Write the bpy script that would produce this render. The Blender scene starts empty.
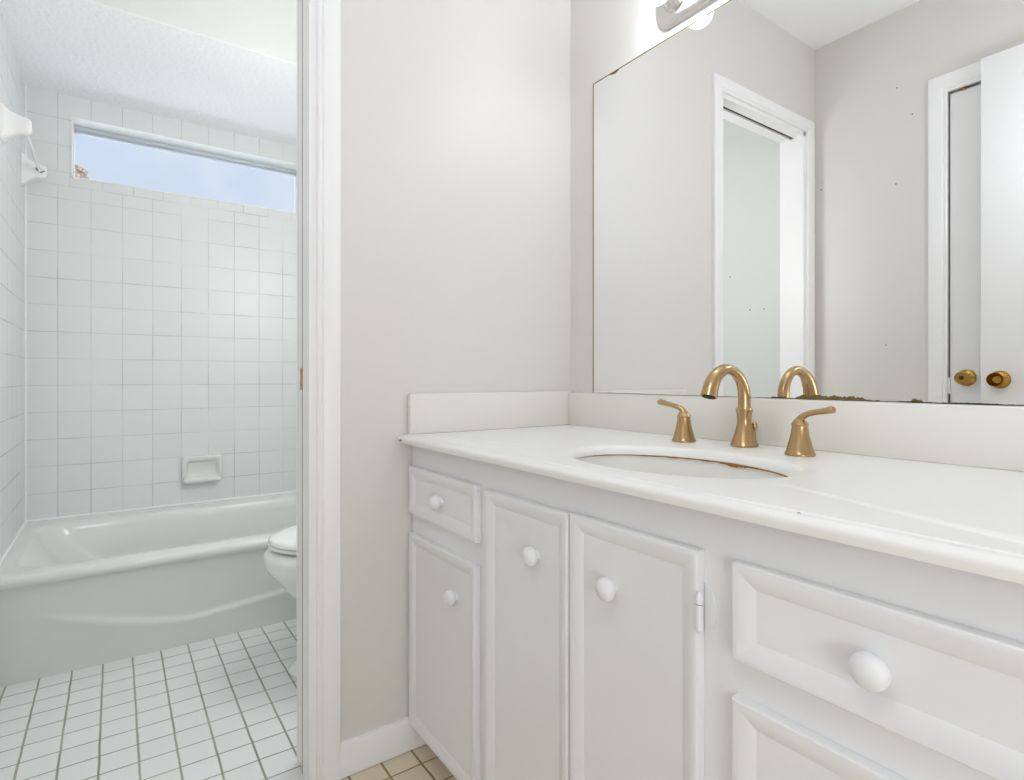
import bpy, bmesh, math, random
from mathutils import Vector, Matrix, noise
random.seed(7)
SC = bpy.context.scene
COL = SC.collection
PI = math.pi
R = math.radians


def lin(r, g, b, a=1.0):
    f = lambda c: (c / 255) / 12.92 if c / 255 <= 0.04045 else ((c / 255 + 0.055) / 1.055) ** 2.4
    return (f(r), f(g), f(b), a)


# ------------------------------------------------------------------ camera
cam_d = bpy.data.cameras.new('camera')
cam = bpy.data.objects.new('camera', cam_d)
COL.objects.link(cam)
cam.location = (0, 0, 0.93)
cam.rotation_euler = (PI / 2, 0, -0.6113)
cam_d.sensor_width = 36
cam_d.lens = 565.88 / 1024 * 36
cam_d.shift_y = -12.12 / 1024
cam_d.clip_start = 0.02
SC.camera = cam

# ------------------------------------------------------------------ world: bright hazy sky
W = bpy.data.worlds.new('sky')
SC.world = W
W.use_nodes = True
nt = W.node_tree
nt.nodes.clear()
wo = nt.nodes.new('ShaderNodeOutputWorld')
bg = nt.nodes.new('ShaderNodeBackground')
tc = nt.nodes.new('ShaderNodeTexCoord')
nz = nt.nodes.new('ShaderNodeTexNoise')
nz.inputs['Scale'].default_value = 2.6
nz.inputs['Detail'].default_value = 4
rp = nt.nodes.new('ShaderNodeValToRGB')
rp.color_ramp.elements[0].position = 0.40
rp.color_ramp.elements[0].color = lin(213, 226, 245)
rp.color_ramp.elements[1].position = 0.60
rp.color_ramp.elements[1].color = lin(250, 252, 254)
nt.links.new(tc.outputs['Generated'], nz.inputs['Vector'])
nt.links.new(nz.outputs['Fac'], rp.inputs['Fac'])
nt.links.new(rp.outputs['Color'], bg.inputs['Color'])
sep = nt.nodes.new('ShaderNodeSeparateXYZ')      # stronger low down as sunlit ground, added to brighten the window reveal
nt.links.new(tc.outputs['Generated'], sep.inputs[0])
hz = nt.nodes.new('ShaderNodeMapRange')
hz.inputs['From Min'].default_value = 0.02
hz.inputs['From Max'].default_value = 0.20
hz.inputs['To Min'].default_value = 3.2
hz.inputs['To Max'].default_value = 1.0
nt.links.new(sep.outputs['Z'], hz.inputs['Value'])
nt.links.new(hz.outputs['Result'], bg.inputs['Strength'])
nt.links.new(bg.outputs['Background'], wo.inputs['Surface'])


# ------------------------------------------------------------------ added fill lights for the two rooms, out of view, no fixtures
def fill_light(name, loc, power, color, radius):
    l = bpy.data.lights.new(name, 'POINT')
    l.shadow_soft_size = radius
    l.energy = power
    l.color = color
    o = bpy.data.objects.new(name, l)
    o.location = loc
    COL.objects.link(o)
    return o


fill_light('fill_above_camera', (0.10, 0.24, 1.72), 6.8, (0.86, 0.925, 1.0), 0.10)  # unseen fill added over the camera to lift ceiling and cabinet fronts
fill_light('fill_behind_camera', (-0.15, -1.00, 0.80), 17, (0.86, 0.925, 1.0), 0.18)  # unseen fill added behind the camera for the cabinet fronts
fill_light('bath_fill', (0.80, 1.66, 1.50), 14, (0.985, 0.98, 1.0), 0.18)  # fill added in the bath, hidden behind the doorway wall
BULB_STRENGTH = 140

SC.view_settings.view_transform = 'Standard'
SC.view_settings.look = 'None'
SC.view_settings.exposure = 0.0
SC.view_settings.gamma = 1.0
SC.view_settings.use_curve_mapping = False
SC.cycles.max_bounces = 14
SC.cycles.diffuse_bounces = 9
SC.cycles.glossy_bounces = 6
SC.cycles.transparent_max_bounces = 8
SC.cycles.sample_clamp_indirect = 6
SC.cycles.use_denoising = True


# ------------------------------------------------------------------ materials
def mat(name, color, rough=0.5, metal=0.0, spec=0.5, bump=0.0, bscale=60.0, mottle=0.0, mscale=6.0, coat=0.0):
    m = bpy.data.materials.new(name)
    m.use_nodes = True
    t = m.node_tree
    b = t.nodes['Principled BSDF']
    b.inputs['Base Color'].default_value = color
    b.inputs['Roughness'].default_value = rough
    b.inputs['Metallic'].default_value = metal
    b.inputs['Specular IOR Level'].default_value = spec
    b.inputs['Coat Weight'].default_value = coat
    b.inputs['Coat Roughness'].default_value = 0.05
    if bump or mottle:
        g = t.nodes.new('ShaderNodeNewGeometry')
    if bump:
        n = t.nodes.new('ShaderNodeTexNoise')
        n.inputs['Scale'].default_value = bscale
        n.inputs['Detail'].default_value = 3
        bp = t.nodes.new('ShaderNodeBump')
        bp.inputs['Strength'].default_value = bump
        bp.inputs['Distance'].default_value = 0.004
        t.links.new(g.outputs['Position'], n.inputs['Vector'])
        t.links.new(n.outputs['Fac'], bp.inputs['Height'])
        t.links.new(bp.outputs['Normal'], b.inputs['Normal'])
    if mottle:
        n = t.nodes.new('ShaderNodeTexNoise')
        n.inputs['Scale'].default_value = mscale
        n.inputs['Detail'].default_value = 4
        mx = t.nodes.new('ShaderNodeMix')
        mx.data_type = 'RGBA'
        mx.inputs['A'].default_value = tuple(c * (1 - mottle) for c in color[:3]) + (1,)
        mx.inputs['B'].default_value = tuple(min(1, c * (1 + mottle)) for c in color[:3]) + (1,)
        t.links.new(g.outputs['Position'], n.inputs['Vector'])
        t.links.new(n.outputs['Fac'], mx.inputs['Factor'])
        t.links.new(mx.outputs['Result'], b.inputs['Base Color'])
    return m


def tile_mat(name, tile, grout, pu, u0, uaxis, pv, v0, vaxis, width, rough, extra=None, grout2=None, split=None, tile2=None, var=0.02, bumpd=0.0012, vk=1.0):
    """Square tiles: grout where the position is near a line of either axis."""
    m = bpy.data.materials.new(name)
    m.use_nodes = True
    t = m.node_tree
    N = t.nodes
    L = t.links
    b = N['Principled BSDF']
    g = N.new('ShaderNodeNewGeometry')
    s = N.new('ShaderNodeSeparateXYZ')
    L.new(g.outputs['Position'], s.inputs[0])

    def M(op, a, b_=None, c=None):
        n = N.new('ShaderNodeMath')
        n.operation = op
        for i, x in enumerate((a, b_, c)):
            if x is None:
                continue
            if isinstance(x, (int, float)):
                n.inputs[i].default_value = x
            else:
                L.new(x, n.inputs[i])
        return n.outputs[0]

    U = s.outputs[uaxis]
    V = s.outputs[vaxis]
    wob = N.new('ShaderNodeTexNoise')
    wob.inputs['Scale'].default_value = 14
    L.new(g.outputs['Position'], wob.inputs['Vector'])
    wv = M('MULTIPLY', M('SUBTRACT', wob.outputs['Fac'], 0.5), 0.003)

    def dist(x, x0, p):
        return M('PINGPONG', M('ADD', M('SUBTRACT', x, x0), wv), p / 2)

    du = dist(U, u0, pu)
    dv = dist(V, v0, pv)
    if extra:  # (z of a cut row, shift of the joints above it)
        above = M('MULTIPLY', M('GREATER_THAN', V, extra[0]), M('LESS_THAN', V, extra[0] + 0.055))
        du2 = dist(U, u0 + extra[1], pu)
        du = M('ADD', M('MULTIPLY', du, M('SUBTRACT', 1.0, above)), M('MULTIPLY', du2, above))
        dv = M('MINIMUM', dv, M('ABSOLUTE', M('SUBTRACT', V, extra[0])))
    if vk != 1.0:
        dv = M('MULTIPLY', dv, vk)
    d = M('MINIMUM', du, dv)
    mr = N.new('ShaderNodeMapRange')
    mr.interpolation_type = 'SMOOTHSTEP'
    mr.inputs['From Min'].default_value = width * 0.35
    mr.inputs['From Max'].default_value = width * 0.75
    L.new(d, mr.inputs['Value'])
    mask = mr.outputs['Result']      # 1 on the tile, 0 in the joint
    # every tile a slightly different tone
    iu = M('FLOOR', M('DIVIDE', M('SUBTRACT', U, u0), pu))
    iv = M('FLOOR', M('DIVIDE', M('SUBTRACT', V, v0), pv))
    cb = N.new('ShaderNodeCombineXYZ')
    L.new(iu, cb.inputs[0])
    L.new(iv, cb.inputs[1])
    wn = N.new('ShaderNodeTexWhiteNoise')
    L.new(cb.outputs[0], wn.inputs['Vector'])
    k = M('ADD', 1 - var, M('MULTIPLY', wn.outputs['Value'], 2 * var))

    def mix(a, b_, f):
        n = N.new('ShaderNodeMix')
        n.data_type = 'RGBA'
        for key, x in (('A', a), ('B', b_), ('Factor', f)):
            if isinstance(x, tuple):
                n.inputs[key].default_value = x
            elif isinstance(x, (int, float)):
                n.inputs[key].default_value = x
            else:
                L.new(x, n.inputs[key])
        return n.outputs['Result']

    tcol = tile
    gcol = grout
    if split is not None:   # older stained grout and tile, part of the tone painted shade, on the near side of y = split
        near = N.new('ShaderNodeMapRange')
        near.inputs['From Min'].default_value = split + 0.01
        near.inputs['From Max'].default_value = split - 0.01
        L.new(s.outputs['Y'], near.inputs['Value'])
        gcol = mix(grout, grout2, near.outputs['Result'])
        tcol = mix(tile, tile2, near.outputs['Result'])
    # grout dirt
    dn = N.new('ShaderNodeTexNoise')
    dn.inputs['Scale'].default_value = 5
    dn.inputs['Detail'].default_value = 4
    L.new(g.outputs['Position'], dn.inputs['Vector'])
    dr = N.new('ShaderNodeMapRange')
    dr.inputs['From Min'].default_value = 0.35
    dr.inputs['From Max'].default_value = 0.65
    dr.inputs['To Min'].default_value = 0.80
    dr.inputs['To Max'].default_value = 1.15
    L.new(dn.outputs['Fac'], dr.inputs['Value'])
    vs = N.new('ShaderNodeVectorMath')
    vs.operation = 'SCALE'
    if isinstance(gcol, tuple):
        vs.inputs[0].default_value = gcol[:3]
    else:
        L.new(gcol, vs.inputs[0])
    L.new(dr.outputs['Result'], vs.inputs['Scale'])
    vt = N.new('ShaderNodeVectorMath')
    vt.operation = 'SCALE'
    if isinstance(tcol, tuple):
        vt.inputs[0].default_value = tcol[:3]
    else:
        L.new(tcol, vt.inputs[0])
    L.new(k, vt.inputs['Scale'])
    fin = mix(vs.outputs[0], vt.outputs[0], mask)
    L.new(fin, b.inputs['Base Color'])
    b.inputs['Roughness'].default_value = rough
    rr = M('ADD', 0.8, M('MULTIPLY', mask, rough - 0.8))
    L.new(rr, b.inputs['Roughness'])
    bp = N.new('ShaderNodeBump')
    bp.inputs['Strength'].default_value = 0.6
    bp.inputs['Distance'].default_value = bumpd
    un = N.new('ShaderNodeTexNoise')
    un.inputs['Scale'].default_value = 30
    L.new(g.outputs['Position'], un.inputs['Vector'])
    hh = M('ADD', mask, M('MULTIPLY', un.outputs['Fac'], 0.25))
    L.new(hh, bp.inputs['Height'])
    L.new(bp.outputs['Normal'], b.inputs['Normal'])
    return m


PT = 0.1115
M_WALL = mat('warm_white_wall_paint', lin(221, 218, 214), 0.42, bump=0.05, bscale=90, mottle=0.012, mscale=3)
M_WALLC = mat('cool_white_wall_paint', lin(226, 229, 226), 0.45, bump=0.05, bscale=90)
M_WALLW = mat('faint_green_wall_paint', lin(217, 220, 217), 0.45, bump=0.05, bscale=90)
M_CEIL = mat('ceiling_paint', lin(248, 248, 249), 0.7, bump=0.1, bscale=60)
M_POP = mat('textured_ceiling', lin(246, 246, 248), 0.85, bump=1.0, bscale=60)
M_TRIM = mat('glossy_white_trim_paint', lin(243, 242, 243), 0.3, mottle=0.01, mscale=8)
M_CAB = mat('white_cabinet_paint', lin(233, 233, 234), 0.36, bump=0.04, bscale=30, mottle=0.012, mscale=10)
M_TOP = mat('white_cultured_marble', lin(240, 239, 236), 0.30, mottle=0.012, mscale=4)
M_SPLASH = mat('ivory_splash', lin(229, 226, 220), 0.25, mottle=0.012, mscale=4)
M_POR = mat('white_porcelain', lin(238, 239, 238), 0.12, coat=0.3)
M_TUB = mat('pale_green_white_enamel', lin(221, 224, 221), 0.2, coat=0.3, mottle=0.01)
M_BASIN = mat('basin_porcelain', lin(238, 237, 232), 0.2, coat=0.2)
M_BRZ = mat('brushed_champagne_bronze', lin(186, 155, 112), 0.27, 1.0, bump=0.03, bscale=200)
M_BRASS = mat('old_brass', lin(178, 140, 68), 0.26, 1.0, mottle=0.25, mscale=60)
M_CHROME = mat('satin_nickel', lin(222, 218, 216), 0.22, 1.0)
M_MIRROR = mat('mirror_silver', (0.93, 0.935, 0.925, 1), 0.0, 1.0)
M_EDGE = mat('corroded_mirror_edge', lin(112, 90, 44), 0.7, mottle=0.5, mscale=120)
M_RUST = mat('rust', lin(158, 98, 30), 0.8, mottle=0.5, mscale=150)
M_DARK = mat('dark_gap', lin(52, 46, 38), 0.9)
M_ALU = mat('grey_aluminium', lin(196, 202, 210), 0.45, 0.2)
M_VINYL = mat('white_window_frame', lin(238, 240, 242), 0.4)
M_CAULK = mat('white_caulk', lin(240, 241, 241), 0.4)
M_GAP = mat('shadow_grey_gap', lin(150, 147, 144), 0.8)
M_HOLE = mat('nail_hole', lin(96, 78, 62), 0.9)
M_TREE = mat('dry_brown_foliage', lin(168, 144, 126), 0.9, mottle=0.3, mscale=8)
M_BARK = mat('bark', lin(120, 100, 84), 0.9, mottle=0.3, mscale=10)
M_BULB = bpy.data.materials.new('lit_bulb')
M_BULB.use_nodes = True
_b = M_BULB.node_tree.nodes['Principled BSDF']
_b.inputs['Base Color'].default_value = (0.9, 0.9, 0.88, 1)
_b.inputs['Emission Color'].default_value = (0.90, 0.945, 1.0, 1)
_b.inputs['Emission Strength'].default_value = BULB_STRENGTH
M_GLOBE = None
M_GLASS = bpy.data.materials.new('window_glass')
M_GLASS.use_nodes = True
t = M_GLASS.node_tree
t.nodes.clear()
o_ = t.nodes.new('ShaderNodeOutputMaterial')
mx_ = t.nodes.new('ShaderNodeMixShader')
tr_ = t.nodes.new('ShaderNodeBsdfTransparent')
tr_.inputs[0].default_value = (0.97, 0.985, 0.99, 1)
gl_ = t.nodes.new('ShaderNodeBsdfGlossy')
gl_.inputs['Roughness'].default_value = 0.02
fr_ = t.nodes.new('ShaderNodeFresnel')
fr_.inputs['IOR'].default_value = 1.3
t.links.new(fr_.outputs[0], mx_.inputs[0])
t.links.new(tr_.outputs[0], mx_.inputs[1])
t.links.new(gl_.outputs[0], mx_.inputs[2])
t.links.new(mx_.outputs[0], o_.inputs[0])

M_GLOBE = M_GLASS.copy()
M_GLOBE.name = 'clear_bulb_glass'
_t = M_GLOBE.node_tree
_mx = [x for x in _t.nodes if x.type == 'MIX_SHADER'][0]
_lw = _t.nodes.new('ShaderNodeLayerWeight')
_lw.inputs['Blend'].default_value = 0.35
_mr = _t.nodes.new('ShaderNodeMapRange')
_mr.inputs['To Min'].default_value = 0.25
_mr.inputs['To Max'].default_value = 0.75
_tl = _t.nodes.new('ShaderNodeBsdfTranslucent')
_tl.inputs[0].default_value = (0.9, 0.9, 0.9, 1)
_t.links.new(_lw.outputs['Facing'], _mr.inputs['Value'])
_t.links.new(_mr.outputs['Result'], _mx.inputs[0])
_t.links.new(_tl.outputs[0], _mx.inputs[2])
M_FLOOR = tile_mat('small_square_floor_tile', lin(231, 232, 232), lin(164, 162, 154), 0.0797, -0.192, 'X', 0.0797, 1.242, 'Y',
                   0.0046, 0.35, grout2=lin(144, 122, 80), split=1.34, tile2=lin(222, 208, 184), var=0.02, vk=1.25)
M_BACKT = tile_mat('wall_tile_window_side', lin(222, 225, 225), lin(209, 211, 210), PT, -0.197, 'X', PT, 1.345, 'Z', 0.0032, 0.36,
                   extra=(1.735, 0.04), var=0.012, bumpd=0.0008)
M_LEFTT = tile_mat('wall_tile_end', lin(222, 225, 225), lin(209, 211, 210), PT, 3.017, 'Y', PT, 1.345, 'Z', 0.0032, 0.36, var=0.012, bumpd=0.0008)


# ------------------------------------------------------------------ mesh helpers (all in world coordinates)
def obj(name, bm, m, parent=None, smooth=30, mats=None):
    """Link a bmesh given in world coordinates as one object; parented meshes keep the thing's base as their origin."""
    top = parent
    while top is not None and top.parent is not None:
        top = top.parent
    if top is not None:
        bmesh.ops.translate(bm, verts=bm.verts, vec=-top.location)
    bmesh.ops.recalc_face_normals(bm, faces=bm.faces)
    me = bpy.data.meshes.new(name)
    bm.to_mesh(me)
    bm.free()
    for mm in (mats or [m]):
        me.materials.append(mm)
    if smooth:
        me.polygons.foreach_set('use_smooth', [True] * len(me.polygons))
        me.set_sharp_from_angle(angle=R(smooth))
    o = bpy.data.objects.new(name, me)
    COL.objects.link(o)
    if parent:
        o.parent = parent
    return o


def thing(name, label, cat, loc, group=None):
    o = bpy.data.objects.new(name, None)
    o.empty_display_size = 0.05
    o.location = loc
    COL.objects.link(o)
    o['label'] = label
    o['category'] = cat
    if group:
        o['group'] = group
    return o


def struct(name, bm, m, parent=None, **k):
    o = obj(name, bm, m, parent, **k)
    if parent is None:
        o['kind'] = 'structure'
    return o


def box(bm, x0, x1, y0, y1, z0, z1, bev=0.0, seg=2, mi=0):
    vs = [bm.verts.new((x, y, z)) for x in (x0, x1) for y in (y0, y1) for z in (z0, z1)]
    fs = []
    for idx in ((0, 1, 3, 2), (4, 6, 7, 5), (0, 4, 5, 1), (2, 3, 7, 6), (0, 2, 6, 4), (1, 5, 7, 3)):
        f = bm.faces.new([vs[i] for i in idx])
        f.material_index = mi
        fs.append(f)
    if bev:
        es = {e for f in fs for e in f.edges}
        bmesh.ops.bevel(bm, geom=list(es), offset=bev, segments=seg, profile=0.5, affect='EDGES')
    return bm


def B(*a, **k):
    return box(bmesh.new(), *a, **k)


def loft(bm, rings, close=True, cap0=True, cap1=True, mi=0):
    vr = [[bm.verts.new(p) for p in r] for r in rings]
    n = len(rings[0])
    for a, b in zip(vr, vr[1:]):
        for i in range(n if close else n - 1):
            j = (i + 1) % n
            f = bm.faces.new((a[i], a[j], b[j], b[i]))
            f.material_index = mi
    if cap0:
        bm.faces.new(vr[0][::-1]).material_index = mi
    if cap1:
        bm.faces.new(vr[-1]).material_index = mi
    return bm


def frame_for(d):
    d = Vector(d).normalized()
    up = Vector((0, 0, 1)) if abs(d.z) < 0.95 else Vector((0, 1, 0))
    u = d.cross(up).normalized()
    return u, d.cross(u).normalized(), d


def lathe(bm, prof, org, axis=(0, 0, 1), n=32, cap0=True, cap1=True, mi=0):
    """prof: (radius, distance along axis)"""
    u, v, d = frame_for(axis)
    org = Vector(org)
    rings = [[org + d * h + (u * math.cos(2 * PI * i / n) + v * math.sin(2 * PI * i / n)) * r for i in range(n)] for r, h in prof]
    return loft(bm, rings, True, cap0, cap1, mi)


def tube(bm, pts, rad, n=20, flat=None, mi=0):
    """Tube along pts; rad per point; flat: per-point (wide, thick) with a fixed side vector."""
    pts = [Vector(p) for p in pts]
    rings = []
    pu = None
    for i, p in enumerate(pts):
        d = (pts[min(i + 1, len(pts) - 1)] - pts[max(i - 1, 0)]).normalized()
        if pu is None:
            u, v, _ = frame_for(d)
        else:
            u = (pu - d * pu.dot(d)).normalized()
            v = d.cross(u)
        pu = u
        ra = rad[i] if isinstance(rad, (list, tuple)) else rad
        ru, rv = ra if isinstance(ra, tuple) else (ra, ra)
        rings.append([p + u * (math.cos(2 * PI * k / n) * ru) + v * (math.sin(2 * PI * k / n) * rv) for k in range(n)])
    return loft(bm, rings, True, True, True, mi)


def rrect(x0, x1, y0, y1, r, z, n=8):
    out = []
    for cx, cy, a0 in ((x1 - r, y1 - r, 0), (x0 + r, y1 - r, 90), (x0 + r, y0 + r, 180), (x1 - r, y0 + r, 270)):
        for k in range(n + 1):
            a = R(a0 + 90 * k / n)
            out.append((cx + r * math.cos(a), cy + r * math.sin(a), z))
    return out


def ellipse(cx, cy, ax, ay, z, n=64):
    return [(cx + ax * math.cos(2 * PI * k / n), cy + ay * math.sin(2 * PI * k / n), z) for k in range(n)]


def extrude_profile(bm, prof, p0, p1, outu, outv):
    """Sweep a closed 2-D profile straight from p0 to p1."""
    p0, p1, outu, outv = Vector(p0), Vector(p1), Vector(outu), Vector(outv)
    rings = [[p + outu * a + outv * b for a, b in prof] for p in (p0, p1)]
    return loft(bm, rings)


# ------------------------------------------------------------------ room shell
XL = -0.33        # wall with the two doors, opposite the mirror
XT = -0.302       # tiled end wall of the tub
XM = 1.134        # silvered face of the mirror
YW, YW2 = 1.313, 1.42   # the wall with the doorway
YB = 3.017        # window wall
ZC = 2.417
ZA = 2.12         # lowered ceiling over the tub
YH = 2.225        # front of the lowered ceiling
YR = -1.30        # wall behind the camera
DX0, DX1, DZ = -0.228, 0.359, 2.005   # doorway

struct('floor', B(-0.95, 1.40, YR - 0.1, 3.20, -0.08, 0.0), M_FLOOR)
struct('ceiling', B(-0.95, 1.40, YR - 0.1, 3.20, ZC, ZC + 0.08), M_CEIL)
# window wall with its opening
WX0, WX1, WZ0, WZ1 = -0.15, 0.79, 1.776, 2.028
bm = bmesh.new()
box(bm, XT - 0.1, WX0, YB, YB + 0.13, 0, ZC)
box(bm, WX1, 1.30, YB, YB + 0.13, 0, ZC)
box(bm, WX0, WX1, YB, YB + 0.13, 0, WZ0)
box(bm, WX0, WX1, YB, YB + 0.13, WZ1, ZC)
struct('wall_north', bm, M_BACKT, smooth=0)
# glazed tile edging around the opening
bm = bmesh.new()
t_ = 0.0015
box(bm, WX0 - t_, WX1 + t_, YB - 0.004, YB + 0.085, WZ1 - 0.002, WZ1 + t_)
box(bm, WX0 - t_, WX0 + 0.002, YB - 0.004, YB + 0.085, WZ0, WZ1)
box(bm, WX1 - 0.002, WX1 + t_, YB - 0.004, YB + 0.085, WZ0, WZ1)
box(bm, WX0 - t_, WX1 + t_, YB - 0.004, YB + 0.085, WZ0 - t_, WZ0 + 0.002)
struct('trim_1', bm, M_CAULK, smooth=0)
# tub end wall, tiled part in front of a plain painted part
struct('wall_west', B(XT - 0.1, XT, 2.2, YB, 0, ZC), M_LEFTT, smooth=0)
bm = B(XT - 0.1, XT, YW2, 2.2, 0, ZC)
for y, z in ((1.727, 1.445), (1.616, 1.266), (1.542, 1.263)):
    lathe(bm, [(0.0035, 0), (0.0035, 0.0006)], (XT, y, z), (1, 0, 0), 10, mi=1)
struct('wall_bath_west', bm, None, smooth=0, mats=[M_WALLW, M_HOLE])
struct('wall_bath_east', B(1.222, 1.30, YW2, YB, 0, ZC), M_WALLC, smooth=0)
# dropped ceiling over the tub and its front
bm = B(XT, 1.222, YH + 0.02, YB, ZA, ZA + 0.03)
box(bm, XT, 1.222, YH, YB, ZA - 0.002, ZA)
struct('ceiling_over_tub', bm, M_POP, smooth=0)
struct('wall_header', B(XT, 1.222, YH, YH + 0.02, ZA, ZC), M_WALLC, smooth=0)
# wall with the doorway
bm = bmesh.new()
box(bm, DX1 + 0.02, 1.30, YW, YW2, 0, ZC)
box(bm, XL - 0.1, DX0 - 0.02, YW, YW2, 0, ZC)
box(bm, DX0 - 0.02, DX1 + 0.02, YW, YW2, DZ + 0.02, ZC)
struct('wall_divider', bm, M_WALL, smooth=0)
# mirror wall
struct('wall_east', B(XM + 0.005, 1.30, YR, YW, 0, ZC), M_WALL, smooth=0)
struct('wall_south', B(XL - 0.1, 1.30, YR - 0.1, YR, 0, ZC), M_WALL, smooth=0)
# wall opposite the mirror, with the closet opening
CY0, CY1, CZ = 0.10, 0.8085, 2.018
bm = bmesh.new()
box(bm, XL - 0.1, XL, CY1 + 0.006, YW, 0, ZC)
box(bm, XL - 0.1, XL, CY0, CY1 + 0.006, CZ + 0.004, ZC)
box(bm, XL - 0.1, XL, YR, CY0, 0, ZC)
box(bm, XL - 0.14, XL - 0.1, YR, YW, 0, ZC)
for y, z in ((1.286, 1.775), (0.984, 2.107), (0.988, 1.718), (1.024, 1.065), (0.93, 1.98)):
    lathe(bm, [(0.0028, 0), (0.0028, 0.0006)], (XL, y, z), (1, 0, 0), 10, mi=1)
struct('wall_closet', bm, None, smooth=0, mats=[M_WALL, M_HOLE])

# ------------------------------------------------------------------ window
win = thing('window_1', '', '', (0.32, YB + 0.10, WZ0))
del win['label'], win['category']
win['kind'] = 'structure'
bm = bmesh.new()
fy0, fy1 = YB + 0.085, YB + 0.125
box(bm, WX0, WX0 + 0.004, fy0, fy1, WZ0, WZ1)
box(bm, WX1 - 0.006, WX1, fy0, fy1, WZ0, WZ1)
box(bm, WX0 + 0.004, WX1 - 0.006, fy0, fy1, WZ0, WZ0 + 0.012)
obj('window_frame', bm, M_VINYL, win, smooth=0)
bm = bmesh.new()
box(bm, WX0 + 0.004, WX1 - 0.006, fy0 - 0.004, fy1, WZ1 - 0.020, WZ1, 0.002)
box(bm, WX0 + 0.004, WX1 - 0.006, fy0 + 0.004, fy1 - 0.012, WZ1 - 0.030, WZ1 - 0.020, 0.002)
hr = obj('head_rail', bm, M_ALU, win)
hr['label'] = 'grey aluminium head rail'
obj('glass_pane', B(WX0 + 0.004, WX1 - 0.006, YB + 0.104, YB + 0.108, WZ0 + 0.012, WZ1 - 0.030), M_GLASS, win, smooth=0)

# a dry treetop outside
tr = thing('tree', 'brownish treetop showing in the lower left corner of the high window', 'tree', (-0.41, 8.0, 0))
bm = bmesh.new()
for i in range(140):
    a, e = random.uniform(0, 2 * PI), random.uniform(-0.8, 1.0)
    rr = random.uniform(0.02, 0.14)
    c = Vector((-0.39 + rr * math.cos(a), 8.0 + rr * math.sin(a), 3.17 + e * 0.13))
    res = bmesh.ops.create_icosphere(bm, subdivisions=1, radius=random.uniform(0.010, 0.026))
    bmesh.ops.translate(bm, verts=res['verts'], vec=c)
obj('foliage', bm, M_TREE, tr)
obj('trunk', tube(bmesh.new(), [(-0.41, 8.0, 0.0), (-0.40, 8.0, 1.5), (-0.40, 8.0, 3.1)], [0.07, 0.05, 0.02], 10), M_BARK, tr)

# ------------------------------------------------------------------ doorway trim, jambs and pocket door
CAS = [(0, 0), (0, 0.010), (0.004, 0.0125), (0.008, 0.0125), (0.011, 0.010), (0.014, 0.0095), (0.018, 0.0135), (0.024, 0.0155),
       (0.060, 0.0165), (0.066, 0.016), (0.070, 0.012), (0.070, 0)]


def miter_casing(prefix_n, u0, u1, ztop, plane, normal, along):
    """Three boards round an opening from u0 to u1, mitred, in the plane at `plane` facing `normal`."""
    normal, along = Vector(normal), Vector(along)
    CAS = [(a * 0.053 / 0.07, b) for a, b in globals()['CAS']]
    base = normal * 0

    def P(u, d, z, h):   # u along wall, d = distance outward from inner edge, h height off the wall
        return Vector(plane) + along * u + normal * h + Vector((0, 0, z))

    out = []
    w = CAS[-1][0]
    for side in (-1, 1):
        bm = bmesh.new()
        ub = u0 if side < 0 else u1
        rings = []
        for end in (0, 1):
            rings.append([P(ub + side * a, a, 0.0 if end == 0 else ztop + a, b) for a, b in CAS])
        loft(bm, rings)
        out.append(struct('trim_%d' % (prefix_n + len(out)), bm, M_TRIM, smooth=25))
    bm = bmesh.new()
    loft(bm, [[P(u0 - a, a, ztop + a, b) for a, b in CAS], [P(u1 + a, a, ztop + a, b) for a, b in CAS]])
    out.append(struct('trim_%d' % (prefix_n + len(out)), bm, M_TRIM, smooth=25))
    return out


miter_casing(2, DX0 - 0.017, DX1 + 0.016, DZ + 0.017, (0, YW, 0), (0, -1, 0), (1, 0, 0))
# split jambs: front half, back half, head halves
bm = bmesh.new()
JF1, JB0 = 1.3650, 1.409
for a, b in ((YW - 0.001, JF1), (JB0, YW2)):
    box(bm, DX1, DX1 + 0.02, a, b, 0, DZ)
box(bm, DX0 - 0.02, DX0, YW - 0.001, YW2, 0, DZ)
for a, b in ((YW - 0.001, 1.354), (1.372, YW2)):
    box(bm, DX0, DX1, a, b, DZ, DZ + 0.02)
struct('trim_5', bm, M_TRIM, smooth=0)
struct('trim_6', B(DX0, DX1, 1.354, 1.372, DZ + 0.008, DZ + 0.02), M_DARK, smooth=0)  # dark strip painted as the shade inside the head track slot
struct('trim_10', B(DX1 + 0.0006, DX1 + 0.0195, JF1, 1.3740, 0, DZ), M_GAP, smooth=0)  # flush grey strip painted as the shade line beside the pocket door
# pocket door standing inside the wall, its edge in the slot
d3 = thing('door_3', '', '', (DX1 + 0.005, 1.390, 0.01))
del d3['label'], d3['category']
d3['kind'] = 'structure'
obj('door_leaf', B(DX1 + 0.0005, DX1 + 0.0185, 1.3745, 1.406, 0.01, DZ - 0.003, 0.001), M_TRIM, d3)
pp = obj('edge_pull', B(DX1 - 0.0015, DX1 + 0.0015, 1.3690, 1.383, 0.902, 0.953, 0.0008), M_BRASS, d3)
pp['label'] = 'tarnished brass edge pull'
# baseboard of the doorway wall, with a wavy hand-cut paint line on top
bm = bmesh.new()
N_ = 40
rings = []
for i in range(N_ + 1):
    x = 0.425 + (0.690 - 0.425) * i / N_
    zt = 0.078 + 0.004 * noise.noise((x * 28, 0, 3)) + 0.003 * (i / N_)
    rings.append([(x, YW, 0.002), (x, YW - 0.014, 0.002), (x, YW - 0.014, zt - 0.010), (x, YW - 0.011, zt - 0.002), (x, YW - 0.006, zt), (x, YW, zt)])
loft(bm, rings)
struct('baseboard_divider', bm, M_TRIM)

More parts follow.
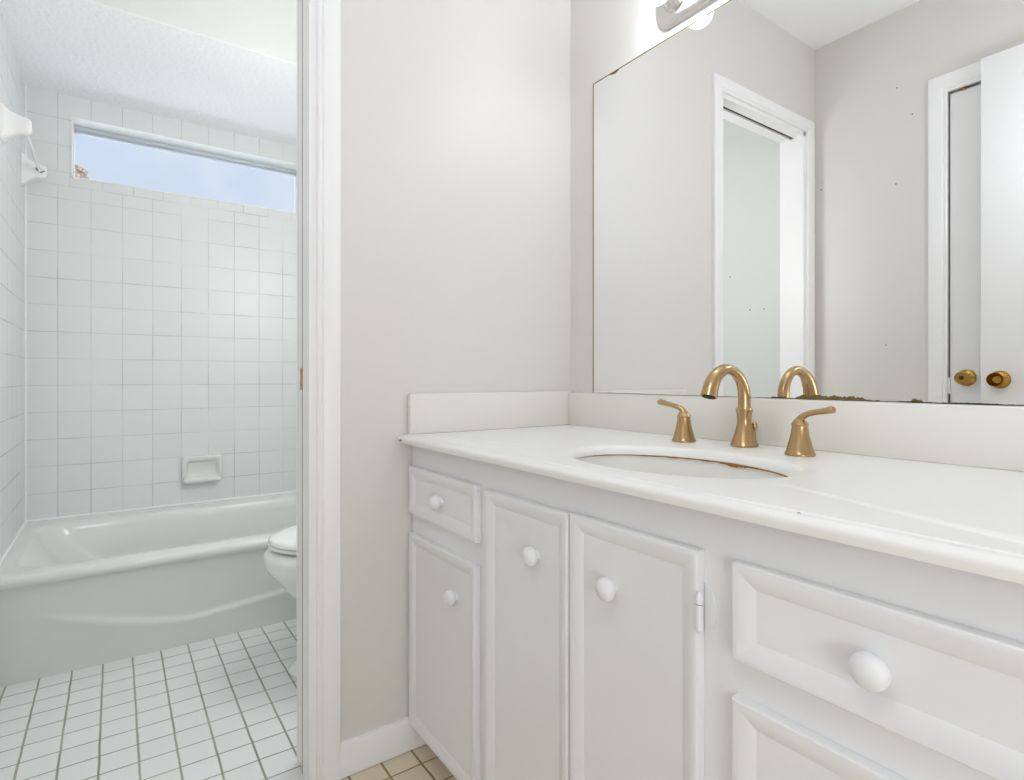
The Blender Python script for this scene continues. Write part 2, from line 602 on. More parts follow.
# ------------------------------------------------------------------ closet door and open door, seen in the mirror
w_ = CAS[-1][0]
bm = bmesh.new()
loft(bm, [[(XL + b * 0.9, 0.812 + a * 0.886, z if e == 0 else CZ + a) for a, b in CAS] for e, z in ((0, 0), (1, 0))])
struct('trim_7', bm, M_TRIM, smooth=25)
bm = bmesh.new()
loft(bm, [[(XL + b * 0.9, y + s * a * 0.886, CZ + a) for a, b in CAS] for y, s in ((0.094, -1), (0.812, 1))])
struct('trim_8', bm, M_TRIM, smooth=25)


def knob_set(parent, x, y, z, kind):
    """Round brass door knob pointing at +x."""
    bm = bmesh.new()
    lathe(bm, [(0.0, 0), (0.030, 0), (0.031, 0.003), (0.028, 0.008), (0.018, 0.011), (0.012, 0.014)], (x, y, z), (1, 0, 0), 28, False, True)
    ro = obj('rose', bm, M_BRASS, parent)
    bm = bmesh.new()
    if kind == 'key':
        lathe(bm, [(0.011, 0.010), (0.011, 0.022), (0.017, 0.028), (0.023, 0.036), (0.0245, 0.045), (0.023, 0.052), (0.019, 0.054),
                   (0.017, 0.052), (0.008, 0.051), (0.006, 0.048)], (x, y, z), (1, 0, 0), 28)
    else:
        lathe(bm, [(0.011, 0.010), (0.012, 0.020), (0.018, 0.028), (0.0225, 0.040), (0.0245, 0.054), (0.0235, 0.056),
                   (0.020, 0.046), (0.012, 0.034), (0.003, 0.033)], (x, y, z), (1, 0, 0), 28)
    k = obj('knob', bm, M_BRASS, parent)
    if kind == 'key':
        obj('lock_hole', lathe(bmesh.new(), [(0.005, 0.046), (0.005, 0.0505)], (x, y, z), (1, 0, 0), 14), M_DARK, k)
    return k


d1 = thing('door_1', '', '', (XL - 0.03, 0.45, 0.01))
del d1['label'], d1['category']
d1['kind'] = 'structure'
obj('door_leaf', B(XL - 0.045, XL - 0.008, CY0 + 0.004, CY1, 0.010, CZ - 0.006, 0.002), M_TRIM, d1)
knob_set(d1, XL - 0.008, 0.757, 0.930, 'key')
bm = lathe(bmesh.new(), [(0.006, -0.03), (0.006, 0.03)], (XL - 0.004, CY1 + 0.002, 0.90), (0, 0, 1), 12)
obj('hinge', bm, M_TRIM, d1)
bm = B(XL - 0.02, XL - 0.004, 0.758, 0.768, CZ - 0.010, CZ + 0.002, 0.001)
obj('latch', bm, M_BRASS, d1)

d2 = thing('door_2', '', '', (-0.27, 0.30, 0.01))
del d2['label'], d2['category']
d2['kind'] = 'structure'
obj('door_leaf', B(-0.285, -0.250, -0.10, 0.691, 0.010, 2.064, 0.002), M_TRIM, d2)
knob_set(d2, -0.250, 0.637, 0.924, 'cup')
obj('hinge', B(-0.3305, -0.255, -0.118, -0.100, 1.70, 1.79, 0.002), M_BRASS, d2)
obj('hinge', B(-0.3305, -0.255, -0.118, -0.100, 0.25, 0.34, 0.002), M_BRASS, d2)

# ------------------------------------------------------------------ vanity cabinet
XF = 0.597       # face of doors and drawers
XBODY = 0.612    # face frame
VY0, VY1 = 0.03, YW - 0.002
van = thing('vanity_cabinet', 'long white painted vanity cabinet with raised border doors under the countertop', 'cabinet', (0.86, 0.66, 0))
bm = bmesh.new()
box(bm, XBODY, XBODY + 0.018, VY0, VY1, 0.085, 0.769)
box(bm, XBODY + 0.018, XM + 0.003, VY0, VY0 + 0.018, 0.085, 0.769)
box(bm, XBODY + 0.018, XM + 0.003, VY1 - 0.018, VY1, 0.085, 0.769)
box(bm, XBODY + 0.018, XM + 0.003, VY0 + 0.018, VY1 - 0.018, 0.085, 0.103)
box(bm, 0.685, 0.703, VY0 + 0.01, VY1 - 0.016, 0.0, 0.085)
obj('body', bm, M_CAB, van, smooth=0)


def front(y0, y1, z0, z1, name, m=M_CAB):
    """Door or drawer face: rounded outer edge, wide bevelled border falling to a flat sunk panel."""
    bm = bmesh.new()

    def ring(x, i):
        return [(x, y0 + i, z0 + i), (x, y1 - i, z0 + i), (x, y1 - i, z1 - i), (x, y0 + i, z1 - i)]

    rings = [ring(XBODY - 0.0004, 0), ring(XF + 0.004, 0), ring(XF + 0.0018, 0.0008), ring(XF + 0.0004, 0.0025), ring(XF, 0.005),
             ring(XF + 0.0008, 0.009), ring(XF + 0.0066, 0.0265), ring(XF + 0.0078, 0.0280), ring(XF + 0.0081, 0.0305)]
    loft(bm, rings)
    return obj(name, bm, m, van, smooth=22)


def knob(parent, y, z, r=0.0175):
    x = XF + 0.0083
    bm = bmesh.new()
    s = r / 0.0175
    lathe(bm, [(0.0105 * s, 0.0), (0.0100 * s, 0.003), (0.0115 * s, 0.0055), (0.0155 * s, 0.0085), (0.0172 * s, 0.0115), (0.0175 * s, 0.0145),
               (0.0166 * s, 0.0180), (0.0140 * s, 0.0215), (0.0100 * s, 0.0240), (0.0050 * s, 0.0255), (0.0015 * s, 0.0259)], (x, y, z), (-1, 0, 0), 32)
    return obj('knob', bm, M_CAB, parent)


dr = front(0.983, 1.303, 0.594, 0.711, 'drawer')
dr['label'] = 'small top drawer at the left end'
knob(dr, 1.145, 0.650)
for y, z in ((0.9865, 0.700), (0.9865, 0.604)):
    lathe(bm2 := bmesh.new(), [(0.0012, 0), (0.0012, 0.0006)], (XF + 0.0085, 0.983, z), (0, -1, 0), 8)
    obj('screw', bm2, M_CHROME, dr)
dl = front(0.986, 1.303, 0.070, 0.546, 'door')
dl['label'] = 'short door below the small drawer'
knob(dl, 1.078, 0.455)
dm = front(0.6972, 0.949, 0.070, 0.7095, 'door')
dm['label'] = 'tall door left of the dark centre gap'
knob(dm, 0.790, 0.619)
dn_ = front(0.4475, 0.6935, 0.070, 0.7125, 'door')
dn_['label'] = 'tall door with a painted hinge on its right edge'
knob(dn_, 0.6035, 0.618)
# painted face hinge
bm = bmesh.new()
lathe(bm, [(0.0015, -0.006), (0.0042, -0.002), (0.0045, 0.0), (0.0045, 0.038), (0.0042, 0.041), (0.0015, 0.046)], (XF - 0.001, 0.4435, 0.617), (0, 0, 1), 14)
ht = obj('hinge', bm, M_CAB, dn_)
bm = bmesh.new()
pl = [(XBODY - 0.0022, 0.4455 - 0.016 * math.sin(PI * k / 12) ** 0.6, 0.608 + 0.062 * k / 12) for k in range(13)]
loft(bm, [[(XBODY - 0.0022, y, z) for _, y, z in pl], [(XBODY - 0.0001, y, z) for _, y, z in pl]])
obj('leaf_plate', bm, M_CAB, ht)
for y, z in ((0.435, 0.618), (0.435, 0.660)):
    bm = lathe(bmesh.new(), [(0.0014, 0), (0.0011, 0.0010)], (XBODY - 0.0021, y, z), (-1, 0, 0), 10)
    obj('screw', bm, M_CAB, ht)
bm = lathe(bmesh.new(), [(0.0046, 0.0), (0.0046, 0.0008)], (XF - 0.001, 0.4435, 0.6475), (0, 0, 1), 14)
obj('knuckle_joint', bm, M_EDGE, ht)
rd = front(0.100, 0.4005, 0.596, 0.7125, 'drawer')
rd['label'] = 'upper wide drawer at the right end'
knob(rd, 0.2475, 0.649, 0.0180)
rd2 = front(0.100, 0.4005, 0.330, 0.552, 'drawer')
rd2['label'] = 'deeper drawer below the wide upper one'
knob(rd2, 0.2475, 0.440, 0.0182)
rd3 = front(0.100, 0.4005, 0.070, 0.288, 'drawer')
knob(rd3, 0.2475, 0.180, 0.0182)

# ------------------------------------------------------------------ countertop with oval cut-out and splashes
CT = 0.789
SX, SY, SAX, SAY = 0.797, 0.650, 0.149, 0.209
ct = thing('countertop', 'white cultured marble vanity countertop with oval sink cut-out and low splashes', 'countertop', (0.85, 0.66, 0.77))
bm = bmesh.new()
x0, x1, y0, y1 = 0.5935, XM + 0.004, 0.02, YW - 0.0015
NE = 96


def rect_hit(a):
    c, s = math.cos(a), math.sin(a)
    k = min(((x1 - SX) / c if c > 1e-9 else (x0 - SX) / c if c < -1e-9 else 1e9),
            ((y1 - SY) / s if s > 1e-9 else (y0 - SY) / s if s < -1e-9 else 1e9))
    return (SX + c * k, SY + s * k, CT)


angs = sorted([2 * PI * k / NE for k in range(NE)] + [math.atan2(yy - SY, xx - SX) % (2 * PI) for xx in (x0, x1) for yy in (y0, y1)])
outer = [rect_hit(a) for a in angs]


def ell(a, d, z):
    return (SX + (SAX + d) * math.cos(a), SY + (SAY + d) * math.sin(a), z)


# the eye reads ellipse angle, not polar angle: use parametric angle matching each ray
par = [math.atan2(math.sin(a) / SAY, math.cos(a) / SAX) for a in angs]
rings = [outer, [ell(a, 0.010, CT) for a in par], [ell(a, 0.006, CT - 0.0005) for a in par], [ell(a, 0.002, CT - 0.0022) for a in par],
         [ell(a, -0.0015, CT - 0.0055) for a in par], [ell(a, -0.004, CT - 0.0105) for a in par], [ell(a, -0.005, CT - 0.017) for a in par],
         [ell(a, -0.002, CT - 0.0195) for a in par], [ell(a, 0.03, CT - 0.0195) for a in par]]
loft(bm, rings, True, False, False)
# front edge: tiny step, then a round nose
prof = [(x0, CT), (x0 - 0.0014, CT - 0.0014), (x0 - 0.0034, CT - 0.0018), (x0 - 0.0060, CT - 0.0012), (x0 - 0.0110, CT - 0.0014), (x0 - 0.0155, CT - 0.0028), (x0 - 0.0185, CT - 0.0054),
        (x0 - 0.0198, CT - 0.0085), (x0 - 0.0192, CT - 0.0120), (x0 - 0.0172, CT - 0.0190), (x0 - 0.0160, CT - 0.0195), (x0, CT - 0.0195)]
loft(bm, [[(a_, yy, b_) for a_, b_ in prof] for yy in (y0, y1)], close=False, cap0=False, cap1=False)
bmesh.ops.remove_doubles(bm, verts=bm.verts, dist=0.00005)
obj('slab', bm, M_TOP, ct, smooth=40)
bm = B(1.114, XM + 0.004, 0.02, YW - 0.0205, CT, 0.8865, 0.002)
obj('backsplash', bm, M_SPLASH, ct)
bm = B(0.598, XM + 0.004, YW - 0.020, YW - 0.0008, CT, 0.8905, 0.003)
sp = obj('side_splash', bm, M_SPLASH, ct)
for x, y, z, r in ((0.5765, 0.985, CT - 0.0075, .0022), (0.577, 0.60, CT - 0.006, .0016), (0.577, 0.585, CT - 0.006, .0014), (0.59, 0.315, CT - 0.0015, .0015), (0.577, 1.18, CT - 0.007, .003), (0.5735, 1.295, CT - 0.012, .004)):
    bm = bmesh.new()
    res = bmesh.ops.create_icosphere(bm, subdivisions=1, radius=r)
    bmesh.ops.scale(bm, vec=(1, 1.5, 0.5), verts=res['verts'])
    bmesh.ops.translate(bm, verts=res['verts'], vec=(x, y, z))
    ch = obj('chip', bm, M_HOLE, ct)
    ch['label'] = 'small dark chip in the front edge'

# ------------------------------------------------------------------ sink bowl
sink = thing('sink_basin', 'white oval undermount sink bowl with a rusty seam below the counter edge', 'sink', (SX, SY, 0.62))
bm = bmesh.new()
ZB = CT - 0.0198
rings = []
n = 72
rings.append(ellipse(SX, SY, SAX + 0.014, SAY + 0.014, ZB - 0.001, n))
rings.append(ellipse(SX, SY, SAX + 0.000, SAY + 0.000, ZB - 0.001, n))
for k in range(1, 15):
    a = R(90 * k / 15)
    q = math.cos(a) ** 0.62
    rings.append(ellipse(SX + 0.02 * (1 - q), SY, (SAX - 0.002) * q, (SAY - 0.002) * q, ZB - 0.002 - 0.140 * math.sin(a), n))
rings.append(ellipse(SX + 0.02, SY, 0.022, 0.022, ZB - 0.143, n))
loft(bm, rings, True, False, False)
# outside of the bowl
out2 = []
for k in range(0, 15):
    a = R(90 * k / 15)
    q = math.cos(a) ** 0.62
    out2.append(ellipse(SX + 0.02 * (1 - q), SY, (SAX + 0.010) * q + .004, (SAY + 0.010) * q + .004, ZB - 0.012 - 0.142 * math.sin(a), n))
loft(bm, [rings[0]] + out2, True, False, True)
bmesh.ops.remove_doubles(bm, verts=bm.verts, dist=0.00002)
obj('bowl', bm, M_BASIN, sink, smooth=60)
bm = lathe(bmesh.new(), [(0.024, 0.0), (0.0235, 0.003), (0.018, 0.004), (0.015, 0.0015), (0.004, 0.001)], (SX + 0.02, SY, ZB - 0.1435), (0, 0, 1), 28)
obj('drain', bm, M_BRZ, sink)
# rust band under the lip, ragged, on the far side
bm = bmesh.new()
top, bot = [], []
for k in range(121):
    a = R(-62 + 150 * k / 120)
    f = (k / 120)
    hgt = 0.0011 + 0.0016 * max(0, noise.noise((a * 9, 2.1, 0)) + 0.15) + 0.0042 * math.exp(-((f - 0.36) / 0.05) ** 2) * (0.7 + 0.8 * noise.noise((a * 34, 7, 1)))
    if f > 0.72:
        hgt *= max(0.25, (1 - f) / 0.28)
    top.append(ell(a, -0.0040, ZB + 0.0012))
    hgt = max(0.0005, hgt) * 1.25
    bot.append(ell(a, -0.0046 - 0.10 * hgt, ZB + 0.0008 - hgt))
v1 = [bm.verts.new(p) for p in top]
v2 = [bm.verts.new(p) for p in bot]
for i in range(120):
    bm.faces.new((v1[i], v1[i + 1], v2[i + 1], v2[i]))
rs = obj('rust_seam', bm, M_RUST, sink)
rs['label'] = 'ragged orange rust line under the counter lip'

# ------------------------------------------------------------------ faucet
FX = 1.060
FY = 0.6795
fa = thing('faucet', 'brushed bronze widespread faucet with arched spout and two lever handles', 'faucet', (FX, FY, CT))
bm = bmesh.new()
c = (FX, FY, CT + 0.0004)
lathe(bm, [(0.0270, 0.0), (0.0275, 0.003), (0.0263, 0.006), (0.0257, 0.0070), (0.0250, 0.009), (0.0215, 0.019), (0.0178, 0.031), (0.0150, 0.042), (0.0139, 0.050),
           (0.0139, 0.057), (0.0150, 0.066), (0.0166, 0.0725), (0.0168, 0.0755), (0.0152, 0.078), (0.0130, 0.080)], c, (0, 0, 1), 36)
obj('base', bm, M_BRZ, fa)
bm = bmesh.new()
pts, rad = [], []
RC = 0.058
zc = 0.889
pts.append((FX, FY, CT + 0.078)); rad.append(0.0126)
pts.append((FX, FY, CT + 0.088)); rad.append(0.0123)
for k in range(0, 31):
    a = R(162 * k / 30)
    pts.append((FX - RC + RC * math.cos(a), FY, zc + RC * math.sin(a)))
    f_ = k / 30
    rad.append(0.0123 - 0.0023 * math.sin(PI * min(1, f_ / 0.95)) ** 1.5 + 0.0027 * max(0, (f_ - 0.45) / 0.55) ** 1.3)
ex, ez = pts[-1][0], pts[-1][2]
for k in range(1, 5):
    pts.append((ex - 0.0036 * math.sin(R(18)) * k, FY, ez - 0.0036 * k * math.cos(R(18))))
    rad.append(0.0150 + 0.0003 * k)
tube(bm, pts, rad, 24)
spt = obj('spout', bm, M_BRZ, fa)
e = Vector(pts[-1])
d_ = (Vector(pts[-1]) - Vector(pts[-2])).normalized()
obj('aerator', lathe(bmesh.new(), [(0.0125, 0.0), (0.0125, 0.0025), (0.004, 0.0026)], e - d_ * 0.001, d_, 24), M_DARK, spt)
bm = bmesh.new()
tube(bm, [(FX + 0.030, FY - 0.004, CT + 0.0005), (FX + 0.030, FY - 0.004, CT + 0.034)], 0.003, 12)
lathe(bm, [(0.003, 0.030), (0.0052, 0.034), (0.006, 0.040), (0.0055, 0.046), (0.003, 0.049)], (FX + 0.030, FY - 0.004, CT), (0, 0, 1), 16)
obj('lift_rod', bm, M_BRZ, fa)


def handle(y, ang, px=FX, tilt=0.020, ln=0.060):
    """Bell shaped handle whose lever points along angle `ang` in plan."""
    bm = bmesh.new()
    lathe(bm, [(0.0255, 0.0), (0.0258, 0.0025), (0.0248, 0.005), (0.0238, 0.0065), (0.0232, 0.009), (0.0195, 0.022), (0.0160, 0.036), (0.0142, 0.048), (0.0138, 0.053),
               (0.0148, 0.055), (0.0148, 0.0565), (0.0105, 0.063), (0.0078, 0.066)], (px, y, CT + 0.0004), (0, 0, 1), 36)
    hb = obj('handle', bm, M_BRZ, fa)
    dx, dy = math.cos(ang), math.sin(ang)
    P_ = lambda s, h: (px + dx * s, y + dy * s, CT + h)
    bm = bmesh.new()
    side = []
    spec = [(0.000, 0.058, 0.0080, 0.0080), (0.001, 0.066, 0.0080, 0.0072), (0.007, 0.0725, 0.0074, 0.0058), (0.016, 0.0765, 0.0066, 0.0054),
            (0.028, 0.0795, 0.0066, 0.0052), (0.042, 0.0820, 0.0076, 0.0056), (0.054, 0.0845, 0.0086, 0.0064), (0.0605, 0.0858, 0.0088, 0.0066), (0.0625, 0.0863, 0.0075, 0.0054), (0.0632, 0.0865, 0.0040, 0.0028)]
    rings = []
    sv = Vector((-dy, dx, 0))
    for i, (s, h, wd, th) in enumerate(spec):
        p = Vector(P_(s * ln / 0.060, h))
        pa = Vector(P_(*spec[max(i - 1, 0)][:2]))
        pb = Vector(P_(*spec[min(i + 1, len(spec) - 1)][:2]))
        d = (pb - pa).normalized()
        nv = sv.cross(d).normalized()
        rings.append([p + sv * (math.cos(2 * PI * k / 20) * wd) + nv * (math.sin(2 * PI * k / 20) * th) for k in range(20)])
    loft(bm, rings)
    obj('lever', bm, M_BRZ, hb)
    return hb


h1 = handle(0.807, R(90), 1.030, ln=0.066)
h1['label'] = 'left handle with its lever pointing away from the spout'
h2 = handle(0.543, R(-92), 1.021, ln=0.058)
bm = bmesh.new()
lathe(bm, [(0.0016, 0.0), (0.0016, 0.0012)], (1.021 - 0.0118, 0.536, CT + 0.041), (-0.86, -0.5, 0.1), 8)
obj('screw_hole', bm, M_DARK, h2)

# ------------------------------------------------------------------ mirror
mi_ = thing('mirror', 'large frameless wall mirror above the backsplash with corroded brown edges', 'mirror', (XM, 0.6, 0.887))
MY1, MZ0, MZ1 = 1.206, 0.8875, 1.779
obj('glass', B(XM, XM + 0.0048, -0.10, MY1, MZ0, MZ1), M_MIRROR, mi_, smooth=0)
bm = bmesh.new()
box(bm, XM - 0.0004, XM + 0.0046, MY1, MY1 + 0.0032, MZ0, MZ1 - 0.0005)
box(bm, XM - 0.0004, XM + 0.0046, -0.10, MY1 + 0.0032, MZ1, MZ1 + 0.0028)
obj('dark_edge', bm, M_EDGE, mi_, smooth=0)


def ragged(segs):
    """Strips of lost silvering along the lower edge: (y0, y1, height)."""
    bm = bmesh.new()
    for ya, yb, h in segs:
        nn = max(4, int(abs(ya - yb) / 0.0018))
        a, b_ = [], []
        for i in range(nn + 1):
            y = ya + (yb - ya) * i / nn
            f = min(1, 8 * min(i, nn - i) / nn + 0.4)
            hh = h * f * (0.66 + 0.35 * noise.noise((y * 45, 3.7, 0)) + 0.45 * noise.noise((y * 260, 9.1, 0)))
            hh = max(hh, 0.0006)
            a.append(bm.verts.new((XM - 0.0005, y, MZ0)))
            b_.append(bm.verts.new((XM - 0.0005, y, MZ0 + hh)))
        for i in range(nn):
            bm.faces.new((a[i], a[i + 1], b_[i + 1], b_[i]))
    return bm


de = obj('lost_silvering', ragged([(1.19, 0.735, 0.0011), (0.735, 0.71, 0.003), (0.70, 0.61, 0.0018), (0.665, 0.635, 0.005), (0.612, 0.480, 0.0105), (0.482, 0.456, 0.004),
                                   (0.408, 0.390, 0.009), (0.46, 0.10, 0.0016), (0.43, 0.372, 0.0024), (0.37, 0.28, 0.0022)]), M_EDGE, mi_, smooth=0)
de['label'] = 'ragged brown patch where the silvering is lost'
bm = bmesh.new()
pts_ = [(1.140, 0.0), (1.134, 0.003), (1.124, 0.005), (1.112, 0.0035), (1.106, 0.0005)]
va = [bm.verts.new((XM - 0.0006, y, MZ1 + 0.002)) for y, h in pts_]
vb = [bm.verts.new((XM - 0.0006, y, MZ1 - h - 0.0005)) for y, h in pts_]
for i in range(len(pts_) - 1):
    bm.faces.new((va[i], va[i + 1], vb[i + 1], vb[i]))
obj('lost_silvering', bm, M_EDGE, mi_, smooth=0)

# ------------------------------------------------------------------ vanity light bar
vl = thing('vanity_light', 'satin metal light bar with round bulbs on the wall above the mirror', 'light fixture', (XM + 0.005, 0.67, 1.84))
PX, PZ0, PZ1, PY0, PY1 = 1.119, 1.8035, 1.919, 0.390, 0.973


def stadium(x, ins):
    r = 0.046
    out = []
    for cy, cz, a0 in ((PY1 - r, PZ1 - r, 0), (PY0 + r, PZ1 - r, 90), (PY0 + r, PZ0 + r, 180), (PY1 - r, PZ0 + r, 270)):
        for k in range(9):
            a = R(a0 + 90 * k / 8)
            out.append((x, cy + (r - ins) * math.cos(a), cz + (r - ins) * math.sin(a)))
    return out


bm = bmesh.new()
loft(bm, [stadium(XM + 0.0052, 0.0), stadium(PX + 0.014, 0.0), stadium(PX + 0.011, 0.003), stadium(PX + 0.008, 0.003), stadium(PX + 0.004, 0.006),
          stadium(PX + 0.001, 0.012), stadium(PX, 0.016)])
obj('back_plate', bm, M_CHROME, vl)
for y in (0.905, 0.752, 0.599, 0.446):
    bm = lathe(bmesh.new(), [(0.031, 0.0), (0.031, 0.004), (0.026, 0.010), (0.022, 0.020), (0.0205, 0.030), (0.0195, 0.034)], (PX + 0.001, y, 1.857), (-1, 0, 0), 28)
    so = obj('socket', bm, M_CHROME, vl)
    prof = [(0.012, 0.034), (0.014, 0.036)]
    for k in range(0, 17):
        a = R(-66 + 154 * k / 16)
        prof.append((0.036 * math.cos(a), 0.066 + 0.036 * math.sin(a)))
    bm = lathe(bmesh.new(), prof, (PX + 0.001, y, 1.857), (-1, 0, 0), 28)
    bu = obj('bulb', bm, M_GLOBE, vl)
    bm = lathe(bmesh.new(), [(0.004, 0.036), (0.005, 0.052), (0.0125, 0.060), (0.016, 0.070), (0.0125, 0.081), (0.004, 0.086)], (PX + 0.001, y, 1.857), (-1, 0, 0), 20)
    obj('glowing_core', bm, M_BULB, bu)

# ------------------------------------------------------------------ bathtub
TZ = 0.344
tub = thing('bathtub', 'pale white enamel bathtub with a creased apron under the high window', 'bathtub', (0.46, 2.6, 0))
TX0, TX1, TY0, TY1 = XT + 0.001, 1.220, 2.195, YB - 0.001
bm = bmesh.new()
rings = [rrect(TX0, TX1, TY0 + 0.010, TY1, 0.004, TZ - 0.036),
         rrect(TX0, TX1, TY0 + 0.001, TY1, 0.006, TZ - 0.026),
         rrect(TX0, TX1, TY0, TY1, 0.008, TZ - 0.014),
         rrect(TX0, TX1, TY0 + 0.004, TY1, 0.008, TZ - 0.004),
         rrect(TX0, TX1, TY0 + 0.014, TY1, 0.008, TZ + 0.001),
         rrect(TX0 + 0.03, TX1 - 0.04, TY0 + 0.085, TY1 - 0.065, 0.10, TZ - 0.001),
         rrect(TX0 + 0.045, TX1 - 0.055, TY0 + 0.100, TY1 - 0.078, 0.10, TZ - 0.005),
         rrect(TX0 + 0.055, TX1 - 0.062, TY0 + 0.110, TY1 - 0.086, 0.10, TZ - 0.016),
         rrect(TX0 + 0.075, TX1 - 0.070, TY0 + 0.118, TY1 - 0.092, 0.11, TZ - 0.06),
         rrect(TX0 + 0.130, TX1 - 0.085, TY0 + 0.130, TY1 - 0.104, 0.12, TZ - 0.14),
         rrect(TX0 + 0.200, TX1 - 0.100, TY0 + 0.145, TY1 - 0.118, 0.13, TZ - 0.22),
         rrect(TX0 + 0.250, TX1 - 0.125, TY0 + 0.170, TY1 - 0.143, 0.13, TZ - 0.262),
         rrect(TX0 + 0.300, TX1 - 0.170, TY0 + 0.215, TY1 - 0.185, 0.12, TZ - 0.275)]
loft(bm, rings, True, False, True)
obj('basin', bm, M_TUB, tub, smooth=50)
# apron: leans back to the floor, with a raised crease dipping in the middle
bm = bmesh.new()
NX, NZ = 96, 80
key = [(-0.302, 0.235), (-0.18, 0.205), (-0.04, 0.158), (0.09, 0.122), (0.18, 0.1035), (0.23, 0.100), (0.28, 0.1055), (0.40, 0.117), (0.542, 0.130), (0.80, 0.155), (1.22, 0.20)]


def crease(x):
    for (xa, za), (xb, zb) in zip(key, key[1:]):
        if xa <= x <= xb:
            return za + (zb - za) * (x - xa) / (xb - xa)
    return 0.2


grid = []
for i in range(NX + 1):
    x = TX0 + (TX1 - TX0) * i / NX
    row = []
    zcx = crease(x)
    fade = min(1, max(0, (x + 0.20) / 0.16))
    for j in range(NZ + 1):
        z = (TZ - 0.034) * j / NZ
        y = 2.272 - (2.272 - 2.212) * min(1.0, z / 0.310) ** 1.0
        t__ = (zcx - z) / 0.008
        bump = 1 / (1 + math.exp(-2.4 * t__))
        dec = math.exp(-max(0, zcx - z) / 0.10)
        y -= 0.013 * bump * dec * fade
        row.append(bm.verts.new((x, y, z)))
    grid.append(row)
for i in range(NX):
    for j in range(NZ):
        bm.faces.new((grid[i][j], grid[i + 1][j], grid[i + 1][j + 1], grid[i][j + 1]))
obj('apron', bm, M_TUB, tub, smooth=60)
bm = bmesh.new()
tube(bm, [(TX0 + 0.003, TY0 + 0.02, TZ + 0.003), (TX0 + 0.003, TY1 - 0.004, TZ + 0.003)], 0.005, 10)
tube(bm, [(TX0 + 0.003, TY1 - 0.003, TZ + 0.003), (TX1 - 0.003, TY1 - 0.003, TZ + 0.003)], 0.005, 10)
tube(bm, [(TX0 + 0.002, TY1 - 0.001, TZ + 0.003), (TX0 + 0.002, TY1 - 0.001, ZA)], 0.004, 10)
struct('trim_9', bm, M_CAULK)

# ------------------------------------------------------------------ soap dish on the window wall
sd = thing('soap_dish', 'white ceramic soap dish set in the tiles above the tub', 'soap dish', (0.333, YB, 0.43))
bm = bmesh.new()


def rz(x0, x1, z0, z1, r, y):
    return [(a, y, b) for a, b, _ in rrect(x0, x1, z0, z1, r, 0, 6)]


X0, X1, Z0, Z1 = 0.250, 0.417, 0.445, 0.566
loft(bm, [rz(X0, X1, Z0, Z1, 0.012, YB), rz(X0, X1, Z0, Z1, 0.012, YB - 0.012), rz(X0 + 0.002, X1 - 0.002, Z0 + 0.002, Z1 - 0.002, 0.012, YB - 0.017),
          rz(X0 + 0.007, X1 - 0.007, Z0 + 0.007, Z1 - 0.007, 0.012, YB - 0.020), rz(X0 + 0.016, X1 - 0.016, Z0 + 0.018, Z1 - 0.020, 0.014, YB - 0.018),
          rz(X0 + 0.021, X1 - 0.021, Z0 + 0.024, Z1 - 0.026, 0.014, YB - 0.010), rz(X0 + 0.026, X1 - 0.026, Z0 + 0.030, Z1 - 0.032, 0.014, YB - 0.002)])
obj('back', bm, M_TUB, sd, smooth=50)
bm = bmesh.new()
tray = []
for y, r_, zz in ((YB - 0.016, 0.006, 0), (YB - 0.046, 0.012, 0), (YB - 0.052, 0.014, 0)):
    pass
loft(bm, [[(x, y, z) for x, y, _ in rrect(X0 + 0.004 + e, X1 - 0.004 - e, YB - 0.052 + e, YB - 0.010, 0.012, 0, 6)] for z, e in
          ((Z0 + 0.000, 0.010), (Z0 + 0.004, 0.003), (Z0 + 0.012, 0.0), (Z0 + 0.020, 0.001), (Z0 + 0.023, 0.004), (Z0 + 0.019, 0.009), (Z0 + 0.012, 0.013))])
obj('tray', bm, M_TUB, sd, smooth=50)

# ------------------------------------------------------------------ ceramic towel bar on the tub end wall
tb = thing('towel_bar', 'white ceramic towel bar with two posts on the tub end wall', 'towel bar', (XT, 2.7, 1.70))
for yy in (2.450, 2.950):
    bm = bmesh.new()
    rings = []
    for x, hw, zlo, zhi in ((0.000, 0.034, 1.695, 1.815), (0.004, 0.034, 1.695, 1.815), (0.012, 0.028, 1.705, 1.806), (0.024, 0.021, 1.718, 1.797), (0.040, 0.0175, 1.727, 1.791), (0.058, 0.0165, 1.731, 1.787), (0.068, 0.0165, 1.733, 1.784), (0.074, 0.014, 1.737, 1.779), (0.0765, 0.009, 1.744, 1.772)):
        rings.append([(XT + x, a, b) for a, b, _ in rrect(yy - hw, yy + hw, zlo, zhi, min(hw * 0.6, 0.012), 0, 5)])
    loft(bm, rings)
    po = obj('post', bm, M_POR, tb, smooth=50)
    if yy > 2.9:
        ck = obj('chip', tube(bmesh.new(), [(XT + 0.042, yy - 0.0182, 1.766), (XT + 0.058, yy - 0.0178, 1.750), (XT + 0.070, yy - 0.0175, 1.760)], 0.0018, 8), M_DARK, po)
        ck['label'] = 'dark V-shaped chip'
obj('bar', tube(bmesh.new(), [(XT + 0.055, 2.455, 1.757), (XT + 0.055, 2.945, 1.757)], 0.0052, 16), M_POR, tb)

# ------------------------------------------------------------------ toilet, seen past the door jamb
TC = 1.845
to = thing('toilet', 'white toilet with closed lid beside the bathtub, half behind the door jamb', 'toilet', (0.78, TC, 0))


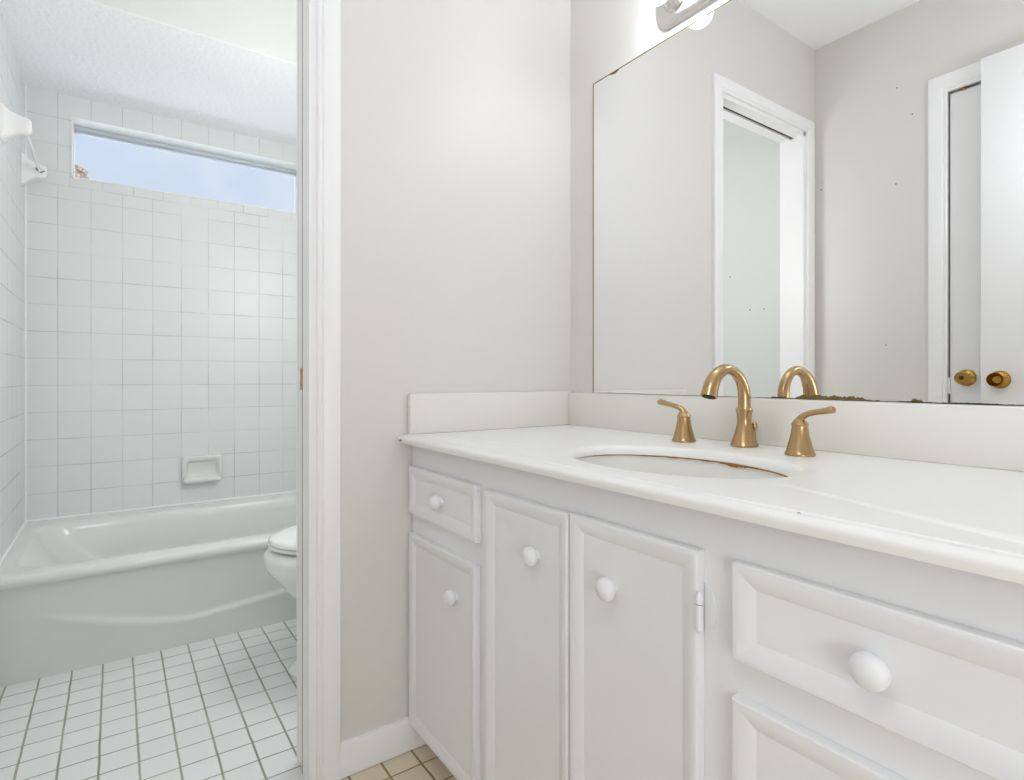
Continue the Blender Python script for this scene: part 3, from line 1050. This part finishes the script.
def egg(xf, xb, hw, z, n=40, yc=TC):
    """Egg outline: rounded tip at xf, fuller towards xb."""
    out = []
    xc = xf + (xb - xf) * 0.52
    for k in range(n):
        a = 2 * PI * k / n
        c, s = math.cos(a), math.sin(a)
        ax = (xb - xc) if c > 0 else (xc - xf)
        out.append((xc + ax * math.copysign(abs(c) ** 0.92, c), yc + hw * s, z))
    return out


bm = bmesh.new()
loft(bm, [egg(0.446, 0.98, 0.118, 0.0), egg(0.442, 0.98, 0.120, 0.012), egg(0.456, 0.97, 0.108, 0.030), egg(0.520, 0.95, 0.088, 0.10), egg(0.520, 0.95, 0.095, 0.17), egg(0.470, 0.94, 0.120, 0.225),
          egg(0.418, 0.93, 0.150, 0.290), egg(0.386, 0.92, 0.176, 0.328), egg(0.374, 0.92, 0.188, 0.350), egg(0.371, 0.92, 0.191, 0.368), egg(0.375, 0.92, 0.188, 0.386), egg(0.384, 0.92, 0.180, 0.394), egg(0.398, 0.915, 0.170, 0.397)])
obj('bowl', bm, M_POR, to, smooth=50)
bm = bmesh.new()
loft(bm, [egg(0.470, 0.90, 0.110, 0.3973), egg(0.470, 0.90, 0.110, 0.4055), egg(0.388, 0.90, 0.178, 0.4055), egg(0.384, 0.90, 0.182, 0.408), egg(0.385, 0.90, 0.181, 0.415), egg(0.390, 0.90, 0.177, 0.4165)])
obj('seat', bm, M_POR, to, smooth=50)
bm = bmesh.new()
loft(bm, [egg(0.389, 0.885, 0.178, 0.4168), egg(0.385, 0.885, 0.182, 0.420), egg(0.386, 0.885, 0.181, 0.428), egg(0.394, 0.885, 0.174, 0.434), egg(0.42, 0.875, 0.152, 0.4375), egg(0.50, 0.85, 0.09, 0.4395)])
obj('lid', bm, M_POR, to, smooth=50)
bm = bmesh.new()
loft(bm, [rrect(0.93, 1.16, TC - 0.10, TC + 0.10, 0.03, 0.20), rrect(0.93, 1.18, TC - 0.13, TC + 0.13, 0.03, 0.34), rrect(0.975, 1.205, TC - 0.20, TC + 0.20, 0.03, 0.40), rrect(0.97, 1.21, TC - 0.215, TC + 0.215, 0.03, 0.72)])
obj('tank', bm, M_POR, to, smooth=50)
bm = B(0.960, 1.216, TC - 0.222, TC + 0.222, 0.72, 0.755, 0.010, 3)
obj('tank_lid', bm, M_POR, to, smooth=50)
